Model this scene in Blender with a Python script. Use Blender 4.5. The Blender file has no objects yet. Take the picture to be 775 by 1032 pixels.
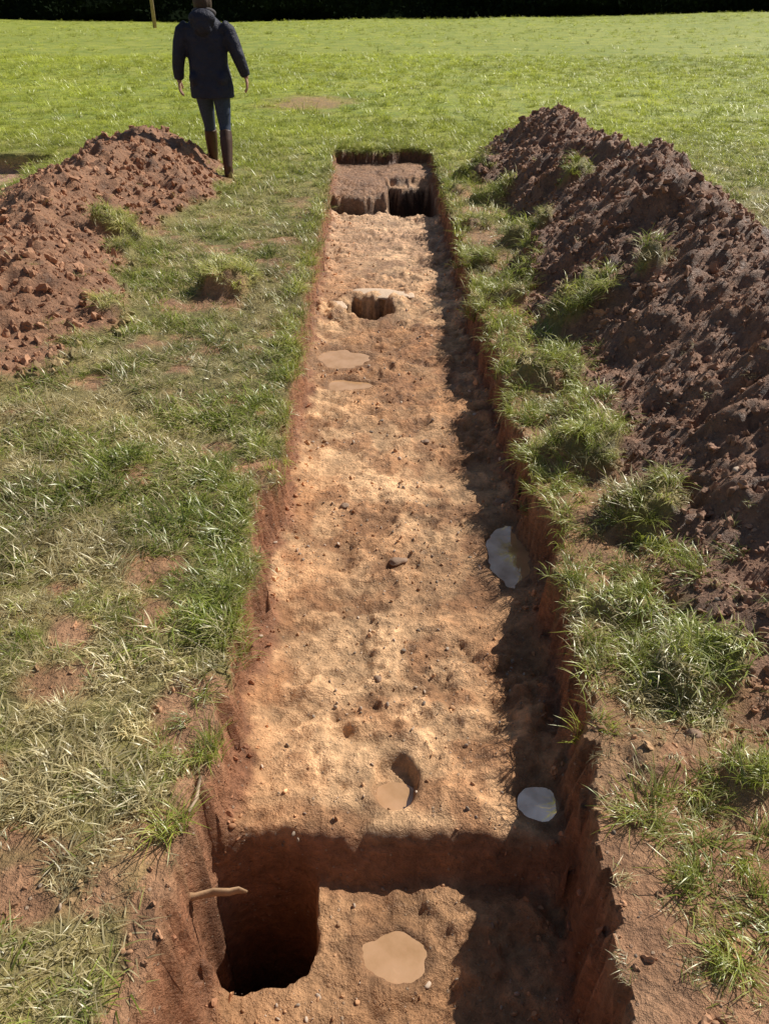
import bpy, bmesh, math, numpy as np
from mathutils import Vector, Matrix
rng=np.random.default_rng(7)
scene=bpy.context.scene
# ------------------------------------------------------------------ noise
def _h(ix,iy,seed):
    a=(ix.astype(np.int64)*374761393+iy.astype(np.int64)*668265263+seed*1442695041)&0xFFFFFFFF
    a=((a^(a>>13))*1274126177)&0xFFFFFFFF
    a=(a^(a>>16))&0xFFFFFFFF
    a=((a*2246822519)&0xFFFFFFFF); a=a^(a>>15)
    return (a&0xFFFFFF)/float(0xFFFFFF)
def vn(x,y,seed=0):
    x=np.asarray(x,float);y=np.asarray(y,float)
    ix=np.floor(x);iy=np.floor(y);fx=x-ix;fy=y-iy
    ix=ix.astype(np.int64);iy=iy.astype(np.int64)
    u=fx*fx*fx*(fx*(fx*6-15)+10);v=fy*fy*fy*(fy*(fy*6-15)+10)
    a=_h(ix,iy,seed);b=_h(ix+1,iy,seed);c=_h(ix,iy+1,seed);d=_h(ix+1,iy+1,seed)
    return ((a*(1-u)+b*u)*(1-v)+(c*(1-u)+d*u)*v)*2-1
def fbm(x,y,s,o=3,seed=0):
    t=0;amp=1;tot=0;f=1.0/s
    for i in range(o):
        t=t+amp*vn(x*f+i*17.3,y*f-i*9.1,seed+i);tot+=amp;amp*=.5;f*=2.03
    return t/tot
def ss(a,b,x):
    t=np.clip((x-a)/(b-a),0,1);return t*t*(3-2*t)
def lerp(a,b,t):
    return a*(1-t)+b*t
# ------------------------------------------------------------------ terrain
PUD=[(.02,1.065,.068,.064),(.425,1.41,.066,.058),(.495,2.60,.095,.19),(-.255,4.63,.16,.14),(-.20,4.24,.14,.07),(.03,1.45,.046,.040)]
TURF=[(.93,9.1,.2,.10),(1.02,7.9,.22,.10),(1.10,6.4,.22,.13),(1.58,7.0,.18,.08),(.78,5.0,.15,.08),(1.12,4.45,.2,.12),(.84,3.75,.2,.10),
      (.85,2.95,.2,.10),(.95,2.45,.16,.10),(.88,1.66,.14,.07),(.68,1.34,.08,.03),(.74,1.95,.10,.05),(.90,1.30,.09,.04),(1.44,4.37,.10,.10),
      (-1.04,5.2,.22,.14),(-2.1,6.5,.20,.12),(-1.95,6.0,.12,.07),(-1.62,4.6,.14,.06),(.76,8.3,.14,.07),(.78,6.9,.14,.07),(.74,5.8,.13,.07)]
def xL(y): return np.interp(y,[-1,3.5,6.25,11.2],[-.46,-.465,-.53,-.66])+.036*fbm(y,0*y,.30,3,11)+.012*fbm(y,0*y,.06,2,12)
def xR(y): return np.interp(y,[-1,.8,1.24,1.57,2,2.6,5,11.2],[.43,.45,.505,.55,.58,.61,.59,.6])+.036*fbm(y,0*y,.26,3,21)+.012*fbm(y,0*y,.06,2,22)
def terrain(x,y,full=True):
    x=np.asarray(x,float);y=np.asarray(y,float)
    far=ss(20,60,y)
    g=.02*fbm(x,y,.9,3,1)+.024*fbm(x,y,.15,3,2)*ss(9,4,y)+.12*fbm(x,y,9.,2,3)*ss(11,20,np.hypot(x*1.0,y))
    g=g+.018*np.clip(x-4,0,80)*far+.25*fbm(x,y,24.,2,4)*ss(22,45,y)
    tb=0*x
    for (cx,cy,r,h) in TURF:
        d=np.hypot(x-cx,(y-cy))/r+.30*fbm(x,y,.09,2,31)
        b=ss(1.05,.5,d)
        tb=np.maximum(tb,b*h/.1)
        g=g+h*b*(1+.3*fbm(x,y,.05,2,32))
    xc=np.interp(y,[0,1.5,4.1,6,9.5,12],[1.95,1.90,1.90,1.97,1.74,1.6])+.16*fbm(y,0*y,1.1,3,41)
    hm=np.interp(y,[.2,1.0,2.,3.2,9.0,9.9,10.7,11.1],[0,.26,.40,.56,.62,.54,.18,0])*(1+.16*fbm(y,0*y,.9,3,42))
    hw=np.interp(y,[0,2,6,9,11],[.95,1.10,1.02,.82,.5])
    q=np.abs(x-xc)/(hw*(1+.30*fbm(x,y,.5,3,43)))
    hr=hm*np.clip(1-q**1.35,0,1)**1.1
    xcl=np.interp(y,[3.4,5,7,9,10.5],[-2.65,-2.6,-2.75,-2.55,-2.5]);
    hwl=np.interp(y,[3.2,3.8,5,6.3,7.5,8.6,9.8,10.4],[.3,1.05,1.0,.70,.92,1.05,.8,.3])
    hml=np.interp(y,[3.3,4.0,5.2,6.2,7.4,8.6,9.6,10.3],[0,.20,.30,.26,.36,.42,.38,0])
    ql=np.abs(x-xcl)/(hwl*(1+.30*fbm(x,y,.45,3,53)))
    hl=hml*np.clip(1-ql**1.4,0,1)
    hp=np.maximum(hr,hl)
    hmask=ss(.008,.05,hp)
    lump=.115*fbm(x,y,.36,3,61)+.070*fbm(x,y,.13,3,62)+.024*fbm(x,y,.045,2,63)
    g=g+hp+hmask*lump*np.clip(hp/.2,.25,1)
    lp=ss(0,.12,-3.95-x+.12*fbm(x,y,.4,2,71))*ss(0,.1,x+7.5)*ss(0,.1,y-8.2)*ss(0,.07,10.7-y+.08*fbm(x,y,.4,2,72))
    g=g-.22*lp
    rag=.034*fbm(x,y,.055,3,88)
    dl=x-xL(y)+rag;dr=xR(y)-x+rag;de=11.05+.12*fbm(x,0*x,.25,2,81)-y;ds=y-.15
    wob=1+.6*fbm(x+y,y,.12,2,83)
    wl=.030+.012*ss(1.6,.9,y)
    ins=ss(-.004,wl*wob,dl)*ss(-.004,.036*wob,dr)*ss(0,.10,de+rag*2)*ss(0,.08,ds)
    ystep=1.295+.012*fbm(x,0*x,.25,2,84)-.05*ss(.1,.5,x)
    zf=-.245+.0*x
    zf=lerp(-.385,zf,ss(-.045,.04,y-ystep+.010*fbm(x,y,.06,2,86)))
    e1=.08*fbm(x,y,.22,3,87)
    shelf=ss(-.06,.10,y-8.80+e1)*ss(.07,.02,x)
    zf=lerp(zf,-.125,shelf)
    slot=ss(-.08,.0,y-8.58+e1)*ss(.04,-.03,y-8.80+e1)*ss(.05,-.05,x)
    zf=zf-.09*slot
    bk=ss(-.02,.10,y-9.95+e1)
    zf=lerp(zf,-.15,bk)
    pit=ss(-.0,.06,x+.05*fbm(y,0*y,.25,2,89)-.01)*ss(-.0,.05,.55-x)*ss(0,.10,y-8.42+e1*1.4)*ss(0,.07,9.9-y-e1*1.3)
    zf=lerp(zf,-.74,pit)
    rough=.55+.9*ss(.35,.7,fbm(x,y,.45,2,94)*.5+.5)
    nz=.022*fbm(x,y,.30,3,91)+rough*(.020*fbm(x,y,.09,3,92)+.010*fbm(x,y,.03,2,93)+.014*fbm(x*.45,y,.055,3,95))
    tal=.05*ss(.13,.03,dl)+.045*ss(.12,.03,dr)
    nst=ss(.0,.10,np.abs(y-ystep+.0))
    rp=9+0*x
    for i,(cx,cy,rx,ry) in enumerate(PUD):
        d=np.hypot((x-cx)/rx,(y-cy)/ry)+(.42 if i!=5 else .12)*fbm(x,y,.09,4,100+i)
        rp=np.minimum(rp,d)
    pm=ss(1.8,1.0,rp)
    fd=np.hypot((x-.03)/.062,(y-1.485)/.088)+.10*fbm(x,y,.05,2,121)
    pm=np.maximum(pm,ss(2.3,1.3,fd)*.85)
    zf=zf+(nz*(.35+.65*nst)+tal*.6)*(1-pm*.92)
    zf=zf-.036*ss(1.3,.6,rp)
    zf=zf-.048*ss(1.2,.80,fd)
    ph=np.hypot((x+.115)/.185,(y-5.54)/.22)+.35*fbm(x,y,.12,3,123)
    zf=zf-.70*ss(1.02,.82,ph)+.03*ss(.4,.1,np.abs(ph-1.35))
    pp=((np.abs(x+.318)/.142)**2.5+(np.abs(y-1.145)/.155)**2.5)**(1/2.5)+.20*fbm(x,y,.13,3,125)
    pitn=ss(1.08,.86,pp)
    zf=zf-.62*pitn
    z=lerp(g,zf,ins)
    if not full: return z
    n1=fbm(x,y,.5,4,201)[...,None]*.5+.5; n2=fbm(x,y,.12,3,202)[...,None]*.5+.5; n3=fbm(x,y,2.5,3,203)[...,None]*.5+.5
    C=lambda r,g,b:np.array([r,g,b])
    gr=lerp(C(.20,.175,.065),C(.34,.275,.125),n2)
    grf=lerp(C(.27,.32,.05),C(.38,.41,.07),n3)
    gcol=lerp(gr,grf,ss(5,16,y)[...,None])
    soil=lerp(C(.34,.17,.088),C(.48,.27,.148),n2)
    near=ss(1.25,.85,y)
    bn=fbm(x,y,.26,3,211)*.5+.5
    bare=ss(.61-.07*near,.76-.07*near,bn)*ss(12,5,y)
    for (bx,by,brr) in [(-.77,2.13,.13),(-.72,1.9,.10),(-.9,1.62,.12),(-1.46,3.7,.12),(-.72,3.0,.09),(-1.0,2.75,.08),(-1.06,4.98,.22)]:
        bare=np.maximum(bare,.9*ss(1.1,.5,np.hypot(x-bx,y-by)/brr+.5*fbm(x,y,.1,3,214)))
    lipL=ss(.065,.02,-dl-.045*fbm(x,y,.12,2,212)-.02*near)*ss(12,10,y)*ss(1.35,1.,y)
    bare=np.maximum(bare,lipL*(x<0))
    rb=ss(1.22,1.02,y)*ss(0,.05,x-.3)*ss(.25,.4,bn)+.85*ss(.38,.50,bn+.04)*ss(0,.05,x-.3)*ss(11,8,y)*(x<1.5)
    bare=np.maximum(bare,np.clip(rb,0,1)*(1-ss(.2,.6,tb)))
    path=ss(1.2,.4,np.hypot((x+1.5)/.9,(y-16.4)/1.3)+.4*fbm(x,y,.5,2,213))
    bare=np.maximum(bare,path*.75)
    hb=hmask*(1-ss(.3,.7,tb))
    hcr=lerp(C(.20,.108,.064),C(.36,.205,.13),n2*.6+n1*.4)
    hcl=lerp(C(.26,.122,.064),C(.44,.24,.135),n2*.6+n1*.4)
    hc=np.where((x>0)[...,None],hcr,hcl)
    col=lerp(gcol,soil,bare[...,None])
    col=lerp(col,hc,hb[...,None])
    col=lerp(col,C(.50,.30,.20)+0*col,lp[...,None])
    fl=lerp(C(.55,.285,.133),C(.82,.505,.268),ss(.25,.75,n1))
    fl=lerp(fl,C(.38,.178,.080)+0*col,(ss(.44,.70,n2[...,0])*.78)[...,None])
    fl=lerp(fl,C(.72,.470,.29)+0*col,ss(5.0,8,y)[...,None]*.6)
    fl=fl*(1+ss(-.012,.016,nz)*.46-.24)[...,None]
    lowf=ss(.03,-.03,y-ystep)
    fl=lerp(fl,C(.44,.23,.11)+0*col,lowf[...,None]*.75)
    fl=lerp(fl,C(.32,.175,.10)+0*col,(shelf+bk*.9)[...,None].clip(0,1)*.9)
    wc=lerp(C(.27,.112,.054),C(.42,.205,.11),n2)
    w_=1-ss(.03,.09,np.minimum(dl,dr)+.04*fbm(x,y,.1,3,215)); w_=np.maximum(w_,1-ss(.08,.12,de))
    w_=np.maximum(w_,ss(.1,.5,pitn)); w_=np.maximum(w_,ss(-.10,0,y-ystep)*ss(.05,0,y-ystep)*.85)  # dark band along the step: its shadow deepened in the soil colour
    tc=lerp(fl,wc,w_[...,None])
    tc=lerp(tc,C(.12,.06,.035)+0*col,ss(.25,.1,de)[...,None]*.7)  # end wall faces away from the sun; its shade painted into the colour
    tc=lerp(tc,C(.14,.065,.036)+0*col,ss(.45,.95,pitn)[...,None]*.75)  # near pit: shade inside painted as darker soil
    tc=lerp(tc,C(.06,.03,.018)+0*col,(np.maximum.reduce([ss(.0,.15,pit),slot,ss(1.02,.95,ph)])*.92)[...,None])  # far pit, slot and post hole: recess shade painted near black
    tc=lerp(tc,C(.30,.16,.08)+0*col,(ss(1.9,1.15,rp)*.75)[...,None])
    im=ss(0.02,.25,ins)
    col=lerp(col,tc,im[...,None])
    grassy=(1-bare)*(1-hb)*(1-lp)*(1-ss(.0,.15,ins))
    return z,col,grassy,dict(ins=ins,heap=hp,hmask=hmask,bare=bare,tb=tb,dl=dl,dr=dr,hr=hr,hl=hl,lp=lp,pud=np.minimum(rp,fd+.4),pit=pitn+pit+ss(1.2,1,ph),de=de)
def geo(a,b,s,k):
    out=[a];
    while out[-1]<b: out.append(out[-1]+s);s*=k
    return out
xp=list(np.arange(-.72,.82,.009)); xr_=list(np.arange(.82,2.9,.020)); xl_=list(np.arange(-.74,-3.6,-.022))[::-1]
xs=np.array([-v for v in geo(3.62,170,.05,1.13)][::-1]+xl_+xp+xr_+geo(2.92,170,.05,1.13))
ys=np.array(list(-np.array(geo(.3,25,.3,1.3)))[::-1]+list(np.arange(-.2,.5,.05))+list(np.arange(.5,3.2,.0095))+list(np.arange(3.2,6.5,.017))+list(np.arange(6.5,11.3,.022))+geo(11.33,260,.05,1.05))
X,Y=np.meshgrid(xs,ys)
Z,COL,GR,M=terrain(X,Y)
nx=len(xs);ny=len(ys)
def fc(a): return (a[:-1,:-1]+a[1:,:-1]+a[:-1,1:]+a[1:,1:])*.25
fin=fc(M['ins']);fhr=fc(M['hr']);fhl=fc(M['hl'])
cls=np.zeros((ny-1,nx-1),int); cls[fhr>.02]=2;cls[fhl>.02]=3;cls[fin>.01]=1
idx=np.arange(ny*nx).reshape(ny,nx)
quads=np.stack([idx[:-1,:-1],idx[:-1,1:],idx[1:,1:],idx[1:,:-1]],-1)
k_=(M['ins']>.05)&(M['ins']<.97)&(Y<11)
off=.016*fbm(Y+Z*3,Z*4,.07,3,501)*k_
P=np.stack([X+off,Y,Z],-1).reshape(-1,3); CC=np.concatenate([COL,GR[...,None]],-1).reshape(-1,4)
def make_grid(name,q,mat):
    q=q.reshape(-1,4);u,inv=np.unique(q,return_inverse=True);inv=inv.reshape(-1)
    me=bpy.data.meshes.new(name);me.vertices.add(len(u));me.vertices.foreach_set('co',P[u].astype(np.float32).ravel())
    me.loops.add(len(inv));me.loops.foreach_set('vertex_index',inv.astype(np.int32))
    me.polygons.add(len(q));me.polygons.foreach_set('loop_start',np.arange(0,len(inv),4,dtype=np.int32))
    try: me.polygons.foreach_set('loop_total',np.full(len(q),4,dtype=np.int32))
    except Exception: pass
    me.update(calc_edges=True)
    me.polygons.foreach_set('use_smooth',np.ones(len(q),bool))
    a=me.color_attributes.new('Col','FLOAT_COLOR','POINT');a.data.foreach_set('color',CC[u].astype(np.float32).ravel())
    me.materials.append(mat);ob=bpy.data.objects.new(name,me);scene.collection.objects.link(ob);return ob
# ------------------------------------------------------------------ material helpers
def newmat(n):
    m=bpy.data.materials.new(n);m.use_nodes=True;nt=m.node_tree;return m,nt,nt.nodes['Principled BSDF']
def noise(nt,co,sc,det=4,ro=.6):
    n=nt.nodes.new('ShaderNodeTexNoise');n.inputs['Scale'].default_value=sc;n.inputs['Detail'].default_value=det;n.inputs['Roughness'].default_value=ro
    nt.links.new(co,n.inputs['Vector']);return n
def mr(nt,src,a,b,c,d):
    n=nt.nodes.new('ShaderNodeMapRange');n.inputs[1].default_value=a;n.inputs[2].default_value=b;n.inputs[3].default_value=c;n.inputs[4].default_value=d
    nt.links.new(src,n.inputs[0]);return n.outputs[0]
def mth(nt,op,a,b):
    n=nt.nodes.new('ShaderNodeMath');n.operation=op
    for i,v in enumerate((a,b)):
        if isinstance(v,(int,float)): n.inputs[i].default_value=v
        else: nt.links.new(v,n.inputs[i])
    return n.outputs[0]
def vscale(nt,col,f):
    n=nt.nodes.new('ShaderNodeVectorMath');n.operation='SCALE';nt.links.new(col,n.inputs[0]);nt.links.new(f,n.inputs['Scale']);return n.outputs[0]
def mixc(nt,f,a,b):
    n=nt.nodes.new('ShaderNodeMix');n.data_type='RGBA'
    for s,v in ((n.inputs[0],f),(n.inputs[6],a),(n.inputs[7],b)):
        if isinstance(v,(int,float)): s.default_value=v
        elif isinstance(v,tuple): s.default_value=(*v,1)
        else: nt.links.new(v,s)
    return n.outputs[2]
ms,nt,b=newmat('soil_and_turf')
tc=nt.nodes.new('ShaderNodeTexCoord').outputs['Object']
at=nt.nodes.new('ShaderNodeAttribute');at.attribute_name='Col'
na=noise(nt,tc,38,5,.72);nb=noise(nt,tc,8,3,.65);nd=noise(nt,tc,1.1,4,.7)
f=mth(nt,'MULTIPLY',mr(nt,na.outputs[0],.3,.7,.62,1.36),mr(nt,nb.outputs[0],.3,.7,.72,1.25))
col=vscale(nt,at.outputs['Color'],f)
vo=nt.nodes.new('ShaderNodeTexVoronoi');vo.inputs['Scale'].default_value=52;nt.links.new(tc,vo.inputs['Vector'])
peb=mr(nt,vo.outputs['Distance'],.16,.26,1,0)
vsep=nt.nodes.new('ShaderNodeSeparateColor');nt.links.new(vo.outputs['Color'],vsep.inputs[0])
pk=mth(nt,'MULTIPLY',peb,mr(nt,vsep.outputs[0],.76,.82,0,.6))
pk=mth(nt,'MULTIPLY',pk,mr(nt,at.outputs['Alpha'],0,.5,1,0))
col2=mixc(nt,pk,col,mixc(nt,vsep.outputs[1],(.62,.48,.34),(.26,.16,.11)))
gm=mixc(nt,mr(nt,nd.outputs[0],.35,.65,0,1),(.72,.82,.6),(1.25,1.15,1.1))
mm=nt.nodes.new('ShaderNodeMix');mm.data_type='RGBA';mm.blend_type='MULTIPLY';nt.links.new(at.outputs['Alpha'],mm.inputs[0]);nt.links.new(col2,mm.inputs[6]);nt.links.new(gm,mm.inputs[7])
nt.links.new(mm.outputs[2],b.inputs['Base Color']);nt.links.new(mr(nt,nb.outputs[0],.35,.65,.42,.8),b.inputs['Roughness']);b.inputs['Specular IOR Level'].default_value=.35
hh=mth(nt,'ADD',na.outputs[0],mth(nt,'MULTIPLY',pk,.25))
b1=nt.nodes.new('ShaderNodeBump');b1.inputs['Strength'].default_value=1.0;b1.inputs['Distance'].default_value=.024;nt.links.new(hh,b1.inputs['Height'])
nt.links.new(b1.outputs[0],b.inputs['Normal'])
make_grid('grass_field',quads[cls==0],ms);make_grid('excavation_trench',quads[cls==1],ms);make_grid('spoil_heap',quads[cls==2],ms);make_grid('spoil_heap.001',quads[cls==3],ms)
# ------------------------------------------------------------------ water
def water_mat(n,c,refl,lo=.25):
    m,nt,b=newmat(n);tc=nt.nodes.new('ShaderNodeTexCoord').outputs['Object']
    x=noise(nt,tc,9,5,.65);nt.links.new(mixc(nt,mr(nt,x.outputs[0],.3,.7,0,1),tuple(v*.55 for v in c),tuple(v*1.2 for v in c)),b.inputs['Base Color'])
    b.inputs['Roughness'].default_value=.05;b.inputs['IOR'].default_value=1.33
    bp=nt.nodes.new('ShaderNodeBump');bp.inputs['Strength'].default_value=.06;bp.inputs['Distance'].default_value=.003;nt.links.new(noise(nt,tc,22,2).outputs[0],bp.inputs['Height']);nt.links.new(bp.outputs[0],b.inputs['Normal'])
    g=nt.nodes.new('ShaderNodeBsdfGlossy');g.inputs['Roughness'].default_value=.03;g.inputs['Color'].default_value=(1,.90,.78,1);nt.links.new(bp.outputs[0],g.inputs['Normal'])
    mx=nt.nodes.new('ShaderNodeMixShader');nt.links.new(mr(nt,x.outputs[0],.38,.62,refl*lo,refl*1.3),mx.inputs[0]);nt.links.new(b.outputs[0],mx.inputs[1]);nt.links.new(g.outputs[0],mx.inputs[2]);nt.links.new(mx.outputs[0],nt.nodes['Material Output'].inputs['Surface']);return m
wm=water_mat('muddy_water',(.66,.385,.19),.20);wg=water_mat('sky_pale_water',(.72,.44,.24),.45,.5);wh=water_mat('brown_water',(.72,.40,.19),.22,.5)  # second water: paler base and extra gloss stand in for bright sky reflection
for i,(cx,cy,rx,ry) in enumerate(PUD):
    lvl={0:-.385,5:-.285+.008}.get(i,-.245)-.014
    bm=bmesh.new();vs=[]
    c=bm.verts.new((0,0,0))
    for k in range(40):
        a=k*math.tau/40;rr=1.45
        vs.append(bm.verts.new((rx*rr*math.cos(a),ry*rr*math.sin(a),0)))
    for k in range(40): bm.faces.new((c,vs[k],vs[(k+1)%40]))
    me=bpy.data.meshes.new('puddle');bm.to_mesh(me);bm.free();me.materials.append(wg if i==1 else (wh if i==2 else wm))
    o=bpy.data.objects.new('puddle',me);o.location=(cx,cy,lvl);scene.collection.objects.link(o)
# ------------------------------------------------------------------ instancing
def instancer(name,pts,rot,scl,tint,idx_,templ):
    co=bpy.data.collections.new(name+'_pieces')
    for t in templ: co.objects.link(t)
    me=bpy.data.meshes.new(name);me.vertices.add(len(pts));me.vertices.foreach_set('co',pts.astype(np.float32).ravel())
    def A(n,t,v,key):
        a=me.attributes.new(n,t,'POINT');a.data.foreach_set(key,v.ravel())
    A('rot','FLOAT_VECTOR',rot.astype(np.float32),'vector');A('scl','FLOAT_VECTOR',scl.astype(np.float32),'vector');A('tint','FLOAT_VECTOR',tint.astype(np.float32),'vector');A('pick','INT',idx_.astype(np.int32),'value')
    ob=bpy.data.objects.new(name,me);scene.collection.objects.link(ob)
    ng=bpy.data.node_groups.new(name+'_gn','GeometryNodeTree')
    ng.interface.new_socket('Geometry',in_out='INPUT',socket_type='NodeSocketGeometry');ng.interface.new_socket('Geometry',in_out='OUTPUT',socket_type='NodeSocketGeometry')
    gi=ng.nodes.new('NodeGroupInput');go=ng.nodes.new('NodeGroupOutput');ip=ng.nodes.new('GeometryNodeInstanceOnPoints');ci=ng.nodes.new('GeometryNodeCollectionInfo')
    ci.inputs['Collection'].default_value=co;ci.inputs['Separate Children'].default_value=True;ci.inputs['Reset Children'].default_value=True
    def NA(n,t):
        a=ng.nodes.new('GeometryNodeInputNamedAttribute');a.data_type=t;a.inputs['Name'].default_value=n;return a.outputs['Attribute']
    L=ng.links.new
    L(gi.outputs[0],ip.inputs['Points']);L(ci.outputs[0],ip.inputs['Instance']);ip.inputs['Pick Instance'].default_value=True
    L(NA('pick','INT'),ip.inputs['Instance Index']);L(NA('rot','FLOAT_VECTOR'),ip.inputs['Rotation']);L(NA('scl','FLOAT_VECTOR'),ip.inputs['Scale']);L(ip.outputs[0],go.inputs[0])
    md=ob.modifiers.new('scatter','NODES');md.node_group=ng;return ob
def grass_mat():
    m,nt,b=newmat('grass_blades')
    nt.nodes.remove(b)
    bv=nt.nodes.new('ShaderNodeAttribute');bv.attribute_name='bv'
    ti=nt.nodes.new('ShaderNodeAttribute');ti.attribute_name='tint';ti.attribute_type='INSTANCER'
    s=nt.nodes.new('ShaderNodeSeparateXYZ');nt.links.new(ti.outputs['Vector'],s.inputs[0])
    s2=nt.nodes.new('ShaderNodeSeparateXYZ');nt.links.new(bv.outputs['Vector'],s2.inputs[0])
    g=mixc(nt,s2.outputs[0],(.20,.27,.035),(.43,.48,.085))
    st=mixc(nt,s2.outputs[0],(.42,.33,.15),(.80,.71,.42))
    th=mth(nt,'SUBTRACT',s.outputs[0],s2.outputs[1]);f=mr(nt,th,-.06,.06,0,1)
    c=mixc(nt,f,g,st)
    lush=mixc(nt,s.outputs[2],c,mixc(nt,s2.outputs[0],(.42,.48,.05),(.62,.65,.12)))
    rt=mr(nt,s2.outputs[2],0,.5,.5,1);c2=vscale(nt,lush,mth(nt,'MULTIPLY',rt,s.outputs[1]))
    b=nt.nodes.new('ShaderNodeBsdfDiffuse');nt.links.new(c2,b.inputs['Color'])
    gl=nt.nodes.new('ShaderNodeBsdfGlossy');gl.inputs['Roughness'].default_value=.38;gl.inputs['Color'].default_value=(.9,.9,.8,1)
    tr=nt.nodes.new('ShaderNodeBsdfTranslucent');nt.links.new(c2,tr.inputs['Color'])
    mx=nt.nodes.new('ShaderNodeMixShader');mx.inputs[0].default_value=.5;nt.links.new(b.outputs[0],mx.inputs[1]);nt.links.new(tr.outputs[0],mx.inputs[2])
    m2=nt.nodes.new('ShaderNodeMixShader');m2.inputs[0].default_value=.06;nt.links.new(mx.outputs[0],m2.inputs[1]);nt.links.new(gl.outputs[0],m2.inputs[2])
    nt.links.new(m2.outputs[0],nt.nodes['Material Output'].inputs['Surface']);return m
gmat=grass_mat()
def tuft(name,nb,r,l0,l1,lean0,lean1,w,droop,seg=3):
    V=[];F=[];B=[]
    main=rng.uniform(0,math.tau)
    for i in range(nb):
        a=rng.uniform(0,math.tau);rr=r*math.sqrt(rng.random());p=np.array([rr*math.cos(a),rr*math.sin(a),-.004])
        d=rng.uniform(0,math.tau) if rng.random()<.55 else main+rng.normal(0,.5)
        L=rng.uniform(l0,l1);le=rng.uniform(lean0,lean1);wd=w*rng.uniform(.7,1.3)
        side=np.array([-math.sin(d),math.cos(d),0]);c1,c2=rng.random(),rng.random();b0=len(V);tw=rng.uniform(-.6,.6)
        for s in range(seg+1):
            t=s/seg
            if s>0:
                ang=le+droop*(s-.5)/seg*rng.uniform(.8,1.2);ang=min(ang,1.75)
                p=p+L/seg*np.array([math.sin(ang)*math.cos(d),math.sin(ang)*math.sin(d),math.cos(ang)])
                if p[2]<.003: p[2]=.003
            sd=side*math.cos(tw*t)+np.array([0,0,1])*math.sin(tw*t)
            if s<seg:
                ww=wd*(1-t*.55)
                V+= [tuple(p-sd*ww/2),tuple(p+sd*ww/2)];B+=[(c1,c2,t)]*2
            else: V.append(tuple(p));B.append((c1,c2,1))
        for s in range(seg-1): k=b0+2*s;F.append((k,k+1,k+3,k+2))
        k=b0+2*(seg-1);F.append((k,k+1,k+2))
    me=bpy.data.meshes.new(name);me.from_pydata(V,[],F);a=me.attributes.new('bv','FLOAT_VECTOR','POINT');a.data.foreach_set('vector',np.array(B,dtype=np.float32).ravel())
    me.polygons.foreach_set('use_smooth',np.ones(len(F),bool));me.materials.append(gmat);return bpy.data.objects.new(name,me)
short=[tuft('short_tuft',24,.045,.03,.085,.4,1.25,.0034,.8) for i in range(8)]
tall=[tuft('tall_tuft',34,.045,.07,.17,.1,.9,.0040,1.5,4) for i in range(6)]
def scatter(x0,x1,y0,y1,dens,fn):
    n=int((x1-x0)*(y1-y0)*dens);x=rng.uniform(x0,x1,n);y=rng.uniform(y0,y1,n)
    k=np.abs(x)<(.62*y+1.3);x=x[k];y=y[k]
    z,c,g,m=terrain(x,y);p=fn(x,y,g,m);k=rng.random(len(x))<p
    return x[k],y[k],z[k],{a:v[k] for a,v in m.items()},g[k],c[k]
PT=[];RT=[];SC=[];TN=[]
def fshort(x,y,g,m): return np.clip(np.clip(g,0,1)*(m['ins']<.02)*.97*(.5+.5*ss(.3,.5,fbm(x,y,.13,2,305)*.5+.5))+.14*(m['ins']<.02)*(m['heap']<.1)+.012*(m['heap']>.1),0,1)
for (x0,x1,y0,y1,dn,sc) in [(-2.9,2.4,.3,3.5,800,.92),(-5.5,5.5,3.5,7,400,1.05),(-10,10,7,14,115,1.5),(-22,22,14,32,20,2.2),(-60,60,32,88,1.2,3.0)]:
    x,y,z,m,g,c=scatter(x0,x1,y0,y1,dn,fshort);n=len(x)
    PT.append(np.stack([x,y,z],-1));RT.append(np.stack([rng.normal(0,.2,n),rng.normal(0,.2,n),rng.uniform(0,6.28,n)],-1))
    cl=fbm(x,y,.22,3,306)
    s=sc*rng.uniform(.6,1.3,n)*np.clip(.6+.5*(g),.6,1.1)*(1+.5*cl*ss(9,5,y));SC.append(np.stack([s,s,s*rng.uniform(.6,1.2,n)],-1))
    pn=fbm(x,y,.55,3,301)*.5+.5
    straw=np.clip(.62-(pn-.5)*2.0-.5*cl,.08,.92)*ss(16,4,y)+.08; lush=ss(5,16,y)*(.75+.25*rng.random(n))
    br=(1.04+.38*fbm(x,y,.8,3,302)+.3*fbm(x,y,5.,2,303)*ss(8,20,y)-.25*cl*ss(12,6,y))*rng.uniform(.7,1.28,n)
    TN.append(np.stack([straw,br,lush],-1))
PT=np.concatenate(PT);RT=np.concatenate(RT);SC=np.concatenate(SC);TN=np.concatenate(TN)
instancer('grass',PT,RT,SC,TN,rng.integers(0,8,len(PT)),short)
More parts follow.
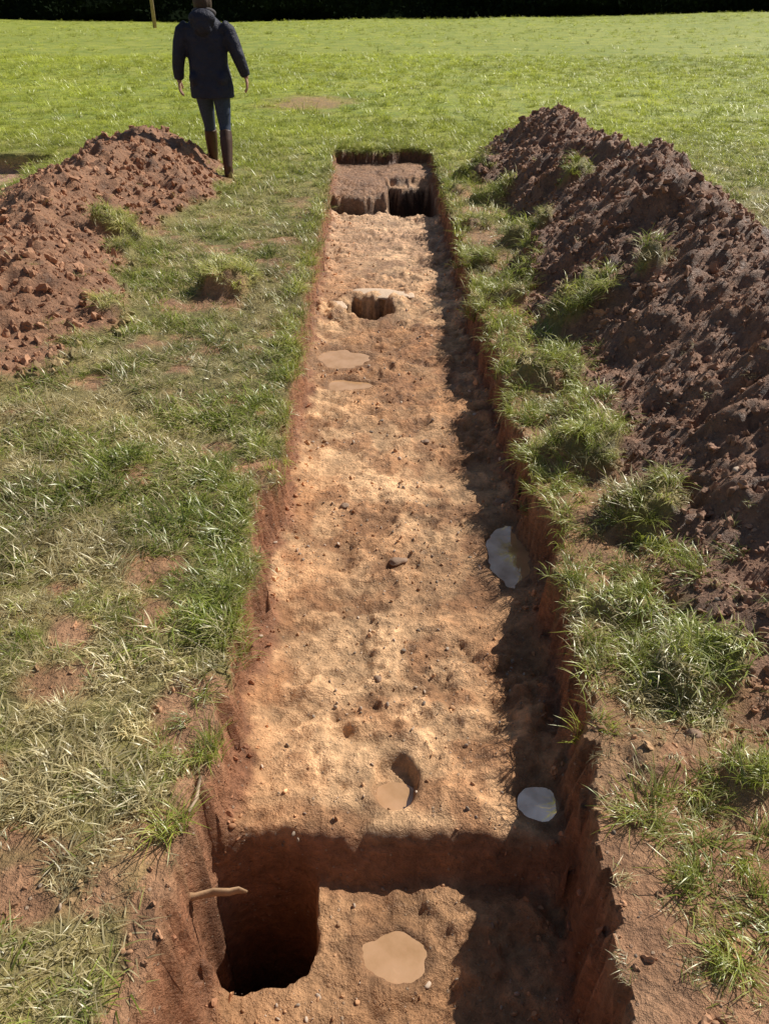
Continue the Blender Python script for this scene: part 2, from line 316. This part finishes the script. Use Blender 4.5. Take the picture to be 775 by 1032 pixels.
def ftall(x,y,g,m):
    cn=fbm(x,y,.24,3,311)*.5+.5
    lim=np.interp(y,[1.3,3,5,9],[1.0,1.02,1.0,1.15])
    band=(m['dr']<.02)*(x>0)*(x<lim)*ss(1.3,2.2,y)*ss(10.3,9.3,y)*ss(.44,.58,cn)*(m['heap']<.25)*(m['ins']<.12)
    edge=(m['dr']<.035)*(m['dr']>-.07)*(x>0)*ss(1.4,2.0,y)*ss(11,10,y)*.8
    edgl=(m['dl']<.035)*(m['dl']>-.06)*(x<0)*ss(1.15,1.5,y)*ss(11,10,y)*.85
    sp=(x>0)*(x<1.2)*(y<2.1)*ss(.53,.62,cn)*.8*(m['ins']<.12)
    left=(m['dl']<.02)*(x<0)*ss(.24,.04,-m['dl'])*ss(.42,.56,cn)*ss(.8,1.5,y)
    patch=(x<0)*ss(.58,.68,cn)*.4*(g>.4)*(m['ins']<.12)
    end=(m['de']<.04)*ss(11.7,11.2,y)*(np.abs(x)<.8)*.9
    far=(y>10)*ss(.60,.7,cn)*.12*(g>.5)
    turf=ss(.25,.5,m['tb'])*.9
    return np.clip(np.maximum.reduce([band,edge,edgl,sp,left,patch,end,turf,far]),0,1)*(m['ins']<.5)*np.where(m['tb']>.25,1,(m['hl']<.25))
PT=[];SC=[];TN=[]
for (x0,x1,y0,y1,dn,sc) in [(-2.4,2.0,.4,3.5,440,.66),(-3,2.2,3.5,7,320,.82),(-5,5,7,12,150,1.0),(-20,20,12,30,5,1.6)]:
    x,y,z,m,g,c=scatter(x0,x1,y0,y1,dn,ftall);n=len(x);PT.append(np.stack([x,y,z],-1))
    tl=(m['tb']>.3)&(x<0);el=(m['dl']>-.10)&(x<0)
    s=sc*rng.uniform(.5,1.25,n)*np.where(x<0,np.where(el|tl,.95,.68),1);SC.append(np.stack([s,s,s],-1))
    TN.append(np.stack([np.clip(np.where(x<0,.28,.16)+.2*rng.random(n)**2+tl*.35,0,1),rng.uniform(.75,1.25,n)+tl*.3,np.clip(.15+.4*rng.random(n)+ss(8,20,y)*.5,0,1)],-1))
PT=np.concatenate(PT);SC=np.concatenate(SC);TN=np.concatenate(TN);n=len(PT)
instancer('long_grass',PT,np.stack([rng.normal(0,.25,n),rng.normal(0,.25,n),rng.uniform(0,6.28,n)],-1),SC,TN,rng.integers(0,6,n),tall)
# clods and pebbles
mr_,nt,b=newmat('clod_soil');ti=nt.nodes.new('ShaderNodeAttribute');ti.attribute_name='tint';ti.attribute_type='INSTANCER'
nt.links.new(ti.outputs['Vector'],b.inputs['Base Color']);b.inputs['Roughness'].default_value=.8
from mathutils import noise as mn
def clod(name,seed,rough,sub=2):
    bm=bmesh.new();bmesh.ops.create_icosphere(bm,subdivisions=sub,radius=1)
    o=Vector((seed*7.1,seed*3.3,seed))
    for v in bm.verts:
        d=1+rough*mn.noise(v.co*1.1+o)+rough*.5*mn.noise(v.co*2.7+o);v.co*=d;v.co.z*=.72
    me=bpy.data.meshes.new(name);bm.to_mesh(me);bm.free();me.materials.append(mr_);return bpy.data.objects.new(name,me)
clods=[clod('clod',i+1,.85) for i in range(6)];pebs=[clod('pebble_shape',i+20,.35) for i in range(4)]
for p in pebs: p.data.polygons.foreach_set('use_smooth',np.ones(len(p.data.polygons),bool))
def rocks(name,tmpl,specs):
    PT=[];SC=[];TN=[]
    for (x0,x1,y0,y1,dn,s0,s1,pw,fn,cf) in specs:
        x,y,z,m,g,c=scatter(x0,x1,y0,y1,dn,fn);n=len(x);s=s0+(s1-s0)*rng.random(n)**pw
        PT.append(np.stack([x,y,z+s*.15],-1));SC.append(np.stack([s*rng.uniform(.7,1.5,n),s,s*rng.uniform(.6,1,n)],-1));TN.append(cf(c,n))
    PT=np.concatenate(PT);SC=np.concatenate(SC);TN=np.concatenate(TN);n=len(PT)
    instancer(name,PT,rng.uniform(0,6.28,(n,3))*np.array([.3,.3,1]),SC,TN,rng.integers(0,len(tmpl),n),tmpl)
cs=lambda c,n:c*rng.uniform(.9,1.5,(n,1))
cstone=lambda c,n:np.where(rng.random((n,1))<.6,c*rng.uniform(.7,1.3,(n,1)),np.array([.55,.42,.31])*rng.uniform(.35,1.25,(n,1)))
H=lambda x,y,g,m:(m['heap']>.01)*(m['ins']<.02)*(m['tb']<.3)*1.0
NT=lambda m:np.minimum(m['dl'],m['dr'])
rocks('soil_clods',clods,[(.7,3.2,.3,4,2400,.003,.017,6,H,cs),(.8,3.2,4,11,1200,.004,.030,6,H,cs),(-4.2,-1.3,3.2,10.6,800,.004,.034,7,H,cs),
   (-1.3,1.3,.5,2.4,600,.002,.011,5,lambda x,y,g,m:(m['bare']>.4)*(m['ins']<.02)*.9,cs),
   (.5,1.2,1.3,6,800,.003,.016,5,lambda x,y,g,m:(m['bare']>.4)*(m['ins']<.02)*.9,cs),
   (-.7,.7,.6,3.5,1600,.002,.012,5,lambda x,y,g,m:(m['ins']>.2)*(NT(m)<.12)*(m['pit']<.05)*.7*(m['pud']>1.2),cs),
   (-.7,.7,3.5,11,600,.003,.017,5,lambda x,y,g,m:(m['ins']>.2)*(NT(m)<.12)*(m['pit']<.05)*.6*(m['pud']>1.2),cs)])
F_=lambda x,y,g,m:(m['ins']>.9)*(m['pit']<.05)*(m['pud']>1.35)*(.2+.8*ss(.4,.6,fbm(x,y,.3,2,321)*.5+.5))
rocks('pebbles',pebs,[(-.6,.7,.6,3,2000,.0013,.0075,6,F_,cstone),(-.7,.7,3,9,600,.0022,.012,6,F_,cstone),
   (.7,2.6,.5,8,70,.004,.014,3,H,cstone),(-1.4,-.4,.6,2,60,.003,.009,2,lambda x,y,g,m:(m['bare']>.4)*(m['ins']<.02),cstone),(.5,1.3,.6,2,100,.003,.010,3,lambda x,y,g,m:(m['bare']>.4)*(m['ins']<.02),cstone)])
def simple(n,c,ro=.7,sc=30,bs=.4,bd=.004,var=.25,sp=.4):
    m,nt,b=newmat(n);tc=nt.nodes.new('ShaderNodeTexCoord').outputs['Object'];x=noise(nt,tc,sc,5,.6)
    nt.links.new(mixc(nt,mr(nt,x.outputs[0],.3,.7,0,1),tuple(v*(1-var) for v in c),tuple(v*(1+var) for v in c)),b.inputs['Base Color']);b.inputs['Roughness'].default_value=ro;b.inputs['Specular IOR Level'].default_value=sp
    bp=nt.nodes.new('ShaderNodeBump');bp.inputs['Strength'].default_value=bs;bp.inputs['Distance'].default_value=bd;nt.links.new(x.outputs[0],bp.inputs['Height']);nt.links.new(bp.outputs[0],b.inputs['Normal']);return m
stm=simple('stone',(.34,.22,.145));slm=simple('pale_stone',(.72,.53,.37),.75,20,.5,.01)
def hz(x,y): return float(terrain(np.array([float(x)]),np.array([float(y)]),False)[0])
for (x,y,s,mt,rz) in [(.05,2.52,(.036,.024,.016),stm,.3),(.385,1.40,(.022,.020,.018),stm,1),(-.02,1.87,(.014,.012,.012),stm,2),(.80,1.42,(.018,.02,.012),stm,1),(.20,3.5,(.02,.018,.012),stm,0),(-.17,2.9,(.018,.02,.01),stm,1),(.5,2.95,(.02,.03,.02),stm,2),
      (.0,5.84,(.24,.10,.022),slm,-.2),(-.33,5.60,(.06,.11,.018),slm,.3)]:
    o=clod('stone' if mt is stm else 'stone_slab',x*50+y,.45,3);o.data.materials.clear();o.data.materials.append(mt);o.data.polygons.foreach_set('use_smooth',np.ones(len(o.data.polygons),bool))
    zz=hz(x,y) if y<5 else hz(x+(.0 if x>-.2 else -.05),y+.16)
    o.scale=s;o.location=(x,y,zz+s[2]*.3);o.rotation_euler=(0,0,rz);scene.collection.objects.link(o)
# ------------------------------------------------------------------ tube / loft tools
def tube(V,F,pts,rad,seg=16,flat=None):
    pts=[Vector(p) for p in pts];b0=len(V);n=len(pts);up=Vector((0,1,0))
    for i,p in enumerate(pts):
        t=(pts[min(i+1,n-1)]-pts[max(i-1,0)]).normalized()
        a=t.cross(up)
        if a.length<.1: a=t.cross(Vector((1,0,0)))
        a.normalize();c=t.cross(a)
        r=rad[i];ra,rb=(r if isinstance(r,tuple) else (r,r))
        for k in range(seg):
            an=k*math.tau/seg;V.append(p+a*ra*math.cos(an)+c*rb*math.sin(an))
    for i in range(n-1):
        for k in range(seg):
            k2=(k+1)%seg;F.append((b0+i*seg+k,b0+i*seg+k2,b0+(i+1)*seg+k2,b0+(i+1)*seg+k))
    F.append(tuple(b0+k for k in range(seg))[::-1]);F.append(tuple(b0+(n-1)*seg+k for k in range(seg)))
def ell(V,F,c,r,rot=None,seg=20,rings=12):
    b0=len(V);c=Vector(c)
    bm=bmesh.new();bmesh.ops.create_uvsphere(bm,u_segments=seg,v_segments=rings,radius=1)
    bm.verts.ensure_lookup_table()
    for v in bm.verts:
        q=Vector((v.co.x*r[0],v.co.y*r[1],v.co.z*r[2]))
        if rot is not None: q=rot@q
        V.append(q+c)
    for f in bm.faces: F.append(tuple(b0+v.index for v in f.verts))
    bm.free()
def mkobj(name,V,F,mat,parent=None,vox=None,smooth=2):
    me=bpy.data.meshes.new(name);me.from_pydata([tuple(v) for v in V],[],F)
    bm=bmesh.new();bm.from_mesh(me);bmesh.ops.recalc_face_normals(bm,faces=bm.faces);bm.to_mesh(me);bm.free()
    me.polygons.foreach_set('use_smooth',np.ones(len(me.polygons),bool));me.materials.append(mat)
    o=bpy.data.objects.new(name,me);scene.collection.objects.link(o)
    if vox:
        r=o.modifiers.new('r','REMESH');r.mode='VOXEL';r.voxel_size=vox;r.use_smooth_shade=True
        s=o.modifiers.new('s','SMOOTH');s.factor=.5;s.iterations=smooth
    if parent: o.parent=parent
    return o
wood=simple('old_wood',(.42,.26,.14),.7,40)
V=[];F=[];tube(V,F,[(-.49,1.07,-.150),(-.44,1.078,-.156),(-.40,1.09,-.158),(-.365,1.095,-.166),(-.345,1.10,-.166),(-.325,1.102,-.176)],[(.008,.018),(.012,.006),(.016,.005),(.012,.007),(.014,.004),(.004,.003)],10)
mkobj('wood_fragment',V,F,wood)
V=[];F=[];tube(V,F,[(-.462,1.20,-.012),(-.455,1.25,-.03),(-.458,1.29,-.022),(-.455,1.34,-.03)],[(.004,.004),(.006,.005),(.005,.006),(.003,.003)],8)
mkobj('pale_root',V,F,simple('root',(.42,.30,.20),.7,30))
# ------------------------------------------------------------------ person
px,py=-1.79,9.30;pz=hz(px,py)
per=bpy.data.objects.new('person',None);scene.collection.objects.link(per);per.location=(px,py,pz-.005)
coat=simple('navy_coat',(.020,.022,.042),.7,9,.8,.05);jean=simple('denim',(.045,.062,.10),.85,60,.3,.004);boot=simple('brown_leather',(.085,.042,.024),.5,25,.3,.004)
skin=simple('skin',(.50,.30,.22),.55,40,.1,.002,.08);hair=simple('hair',(.06,.035,.02),.6,60,.6,.006)
V=[];F=[]
tube(V,F,[(.01,0,.75),(.01,0,.84),(.005,0,.95),(0,0,1.06),(0,.005,1.18),(0,.01,1.30),(0,.005,1.385),(0,.005,1.44),(0,.01,1.48),(0,.015,1.53)],
     [(.222,.170),(.225,.168),(.212,.155),(.198,.145),(.205,.145),(.215,.142),(.200,.125),(.14,.10),(.095,.085),(.082,.08)],28)
tube(V,F,[(-.165,0,1.395),(-.225,-.005,1.34),(-.262,-.015,1.24),(-.29,-.025,1.12),(-.312,-.01,1.02),(-.322,.02,.925)],[.065,.080,.074,.066,.060,.052],18)
tube(V,F,[(.165,0,1.395),(.225,-.005,1.34),(.27,-.02,1.24),(.31,-.035,1.13),(.338,-.005,1.04),(.36,.04,.955)],[.065,.080,.074,.066,.060,.052],18)
ell(V,F,(0,-.105,1.455),(.135,.080,.085),Matrix.Rotation(-.35,3,'X'));ell(V,F,(0,-.14,1.39),(.09,.05,.08))
for s in (-1,1): ell(V,F,(s*.135,-.0,.93),(.075,.165,.09))
mkobj('coat',V,F,coat,per,.012,3)
V=[];F=[];ring=[(.10*math.cos(a),.02+.085*math.sin(a)-.0,1.50-.03*math.sin(a)) for a in np.linspace(0,math.tau,25)[:-1]];ring.append(ring[0])
tube(V,F,ring,[.022]*25,10);mkobj('hood_rim',V,F,simple('hood_lining',(.10,.09,.09),.9,40),per)
V=[];F=[]
tube(V,F,[(-.085,0,.93),(-.09,.04,.80),(-.09,.11,.64),(-.092,.18,.49),(-.095,.21,.42),(-.10,.235,.34)],[(.10,.11),(.094,.10),(.080,.084),(.063,.066),(.057,.06),(.05,.05)],18)
tube(V,F,[(.085,0,.93),(.095,.01,.80),(.10,.01,.64),(.105,.0,.49),(.11,-.03,.42),(.115,-.07,.34)],[(.10,.11),(.094,.10),(.080,.084),(.063,.066),(.057,.06),(.05,.05)],18)
ell(V,F,(0,-.01,.90),(.165,.13,.12));mkobj('jeans',V,F,jean,per,.010,2)
for nm,(kx,ky),(ax,ay) in (('boot_left',(-.093,.20),(-.11,.30)),('boot_right',(.11,-.025),(.13,-.19))):
    V=[];F=[]
    tube(V,F,[(kx,ky,.435),(lerp(kx,ax,.3),lerp(ky,ay,.3),.34),(lerp(kx,ax,.65),lerp(ky,ay,.65),.22),(ax,ay,.11),(ax,ay+.005,.04)],[.066,.067,.058,.047,.048],18)
    ell(V,F,(ax,ay+.075,.045),(.046,.125,.042));ell(V,F,(ax,ay+.0,.042),(.044,.055,.045))
    tube(V,F,[(ax,ay-.05,.018),(ax,ay-.0,.016),(ax,ay+.1,.014),(ax,ay+.17,.016),(ax,ay+.2,.02)],[(.034,.014),(.040,.016),(.046,.013),(.04,.012),(.018,.01)],14)
    V=[Vector((v[0],v[1],max(v[2],.002))) for v in V]
    mkobj(nm,V,F,boot,per,.008,2)
for nm,s,w in (('hand_left',-1,Vector((-.323,.025,.925))),('hand_right',1,Vector((.362,.045,.955)))):
    V=[];F=[]
    D=Vector((s*.08,.12,-1)).normalized();fwd=Vector((0,1,.12)).normalized();inn=Vector((-s,0,-.08)).normalized()
    R=Matrix((fwd,inn,D)).transposed()
    ell(V,F,w+D*.055,(.041,.015,.052),R);tube(V,F,[w-D*.04,w+D*.03],[.026,.026],12)
    for j,(o,l) in enumerate(((.030,.072),(.010,.082),(-.010,.076),(-.029,.060))):
        p0=w+D*.085+fwd*o;p=[p0,p0+D*l*.45+inn*.006,p0+D*l*.78+inn*.020,p0+D*l*.98+inn*.036]
        tube(V,F,p,[.0095,.009,.0082,.006],10)
    p0=w+D*.035+fwd*.032;tube(V,F,[p0,p0+fwd*.022+D*.022+inn*.008,p0+fwd*.03+D*.05+inn*.016,p0+fwd*.028+D*.07+inn*.022],[.013,.011,.0098,.007],10)
    mkobj(nm,V,F,skin,per,.0035,2)
V=[];F=[]
ell(V,F,(0,.03,1.625),(.076,.096,.105));ell(V,F,(0,.06,1.575),(.056,.066,.066));tube(V,F,[(0,.01,1.47),(0,.015,1.56)],[.055,.053],16)
ell(V,F,(0,.128,1.60),(.013,.02,.018));ell(V,F,(0,.118,1.62),(.009,.016,.026));ell(V,F,(0,.118,1.565),(.025,.01,.007));ell(V,F,(0,.117,1.553),(.021,.01,.006))
for s in (-1,1): ell(V,F,(s*.077,.025,1.61),(.009,.018,.03));ell(V,F,(s*.03,.112,1.645),(.02,.01,.006))
mkobj('head',V,F,skin,per,.005,1)
for s in (-1,1):
    V=[];F=[];ell(V,F,(s*.03,.112,1.628),(.013,.010,.009));mkobj('eye',V,F,simple('eye',(.35,.33,.30),.3),per)
    V=[];F=[];ell(V,F,(s*.03,.121,1.628),(.0055,.003,.0055));mkobj('iris',V,F,simple('iris',(.03,.02,.015),.2),per)
V=[];F=[];ell(V,F,(0,.008,1.648),(.087,.098,.103));ell(V,F,(0,-.035,1.585),(.075,.058,.095));
for s in (-1,1): ell(V,F,(s*.07,.0,1.59),(.022,.05,.08))
mkobj('hair',V,F,hair,per,.007,1)
# ------------------------------------------------------------------ hedge, pole
lm=simple('hedge_leaves',(.012,.018,.009),1.0,2.5,.3,.05,.5,0.0)
nl=20000;x=rng.uniform(-95,110,nl);hh=4.6+1.6*vn(x/6.,0*x,401);z=hh*rng.random(nl)**.8
yy=92+3*vn(x/9.,z/2.,402)-1.4*np.sin(np.minimum(z/hh,1)*3.1)-rng.random(nl)*.9;gz=.018*np.maximum(x-4,0)
c0=np.stack([x,yy,z+gz],-1);s=rng.uniform(.12,.34,nl)[:,None];u1=rng.normal(size=(nl,3));u1/=np.linalg.norm(u1,axis=1)[:,None];u2=np.cross(u1,rng.normal(size=(nl,3)));u2/=np.linalg.norm(u2,axis=1)[:,None]
LV=np.stack([c0-u1*s,c0+u2*s*.6,c0+u1*s,c0-u2*s*.6],1).reshape(-1,3)
V=[tuple(v) for v in LV];F=[(4*i,4*i+1,4*i+2,4*i+3) for i in range(nl)]
hx=np.arange(-95,110,1.2);b0=len(V);nz_=7;T=np.linspace(0,1,nz_);HX,TT=np.meshgrid(hx,T,indexing='ij')
hh=4.2+1.5*vn(HX/6.,0*HX,401);yo=92.4+3*vn(HX/9.,TT*2,402)-1.3*np.sin(TT*3)+.5*vn(HX/1.5,TT*5,403)
V+=[tuple(v) for v in np.stack([HX,yo+TT*TT*2,TT*(hh+.8)-.8+.018*np.maximum(HX-4,0)],-1).reshape(-1,3)]
for i in range(len(hx)-1):
    for j in range(nz_-1):
        k=b0+i*nz_+j;F.append((k,k+nz_,k+nz_+1,k+1))
me=bpy.data.meshes.new('hedgerow');me.from_pydata(V,[],F);me.materials.append(lm);o=bpy.data.objects.new('hedgerow',me);scene.collection.objects.link(o)
po=bpy.data.objects.new('utility_pole',None);scene.collection.objects.link(po);po.location=(-17.7,72,hz(-17.7,72))
pm=simple('pole_wood',(.36,.26,.17),.8,6)
V=[];F=[];tube(V,F,[(0,0,-.3),(0,0,3),(0,0,7.5)],[.15,.13,.10],14);mkobj('pole',V,F,pm,po)
V=[];F=[];tube(V,F,[(-.9,-.16,7.0),(.9,-.16,7.0)],[.06,.06],8);mkobj('crossarm',V,F,pm,po)
for i,xx in enumerate((-.8,0,.8)):
    V=[];F=[];tube(V,F,[(xx,-.16,7.06),(xx,-.16,7.12),(xx,-.16,7.2)],[.02,.05,.03],8);mkobj('insulator_%d'%i,V,F,simple('ceramic',(.5,.5,.48),.3),po)
# ------------------------------------------------------------------ light, camera
EL=math.radians(44);AZ=math.radians(55)
w=bpy.data.worlds.new('World');scene.world=w;w.use_nodes=True;nt=w.node_tree;sk=nt.nodes.new('ShaderNodeTexSky');sk.sky_type='NISHITA';sk.sun_disc=False;sk.sun_elevation=EL;sk.sun_rotation=AZ
nt.links.new(sk.outputs[0],nt.nodes['Background'].inputs[0]);nt.nodes['Background'].inputs[1].default_value=.06
d=Vector((math.sin(AZ)*math.cos(EL),math.cos(AZ)*math.cos(EL),math.sin(EL)))
l=bpy.data.lights.new('sun','SUN');l.energy=5;l.angle=math.radians(.55);l.color=(1,.945,.86);lo=bpy.data.objects.new('sun',l);lo.rotation_euler=d.to_track_quat('Z','Y').to_euler();lo.location=d*30;scene.collection.objects.link(lo)
cam=bpy.data.cameras.new('camera');cam.sensor_fit='VERTICAL';cam.sensor_height=36;cam.lens=18/math.tan(math.radians(32.72));cam.clip_end=600;cam.clip_start=.05
co=bpy.data.objects.new('camera',cam);co.location=(0,0,1.6);co.rotation_euler=(math.radians(90-32.7),0,0);scene.collection.objects.link(co);scene.camera=co
scene.view_settings.view_transform='Standard';scene.view_settings.look='None';scene.view_settings.exposure=0
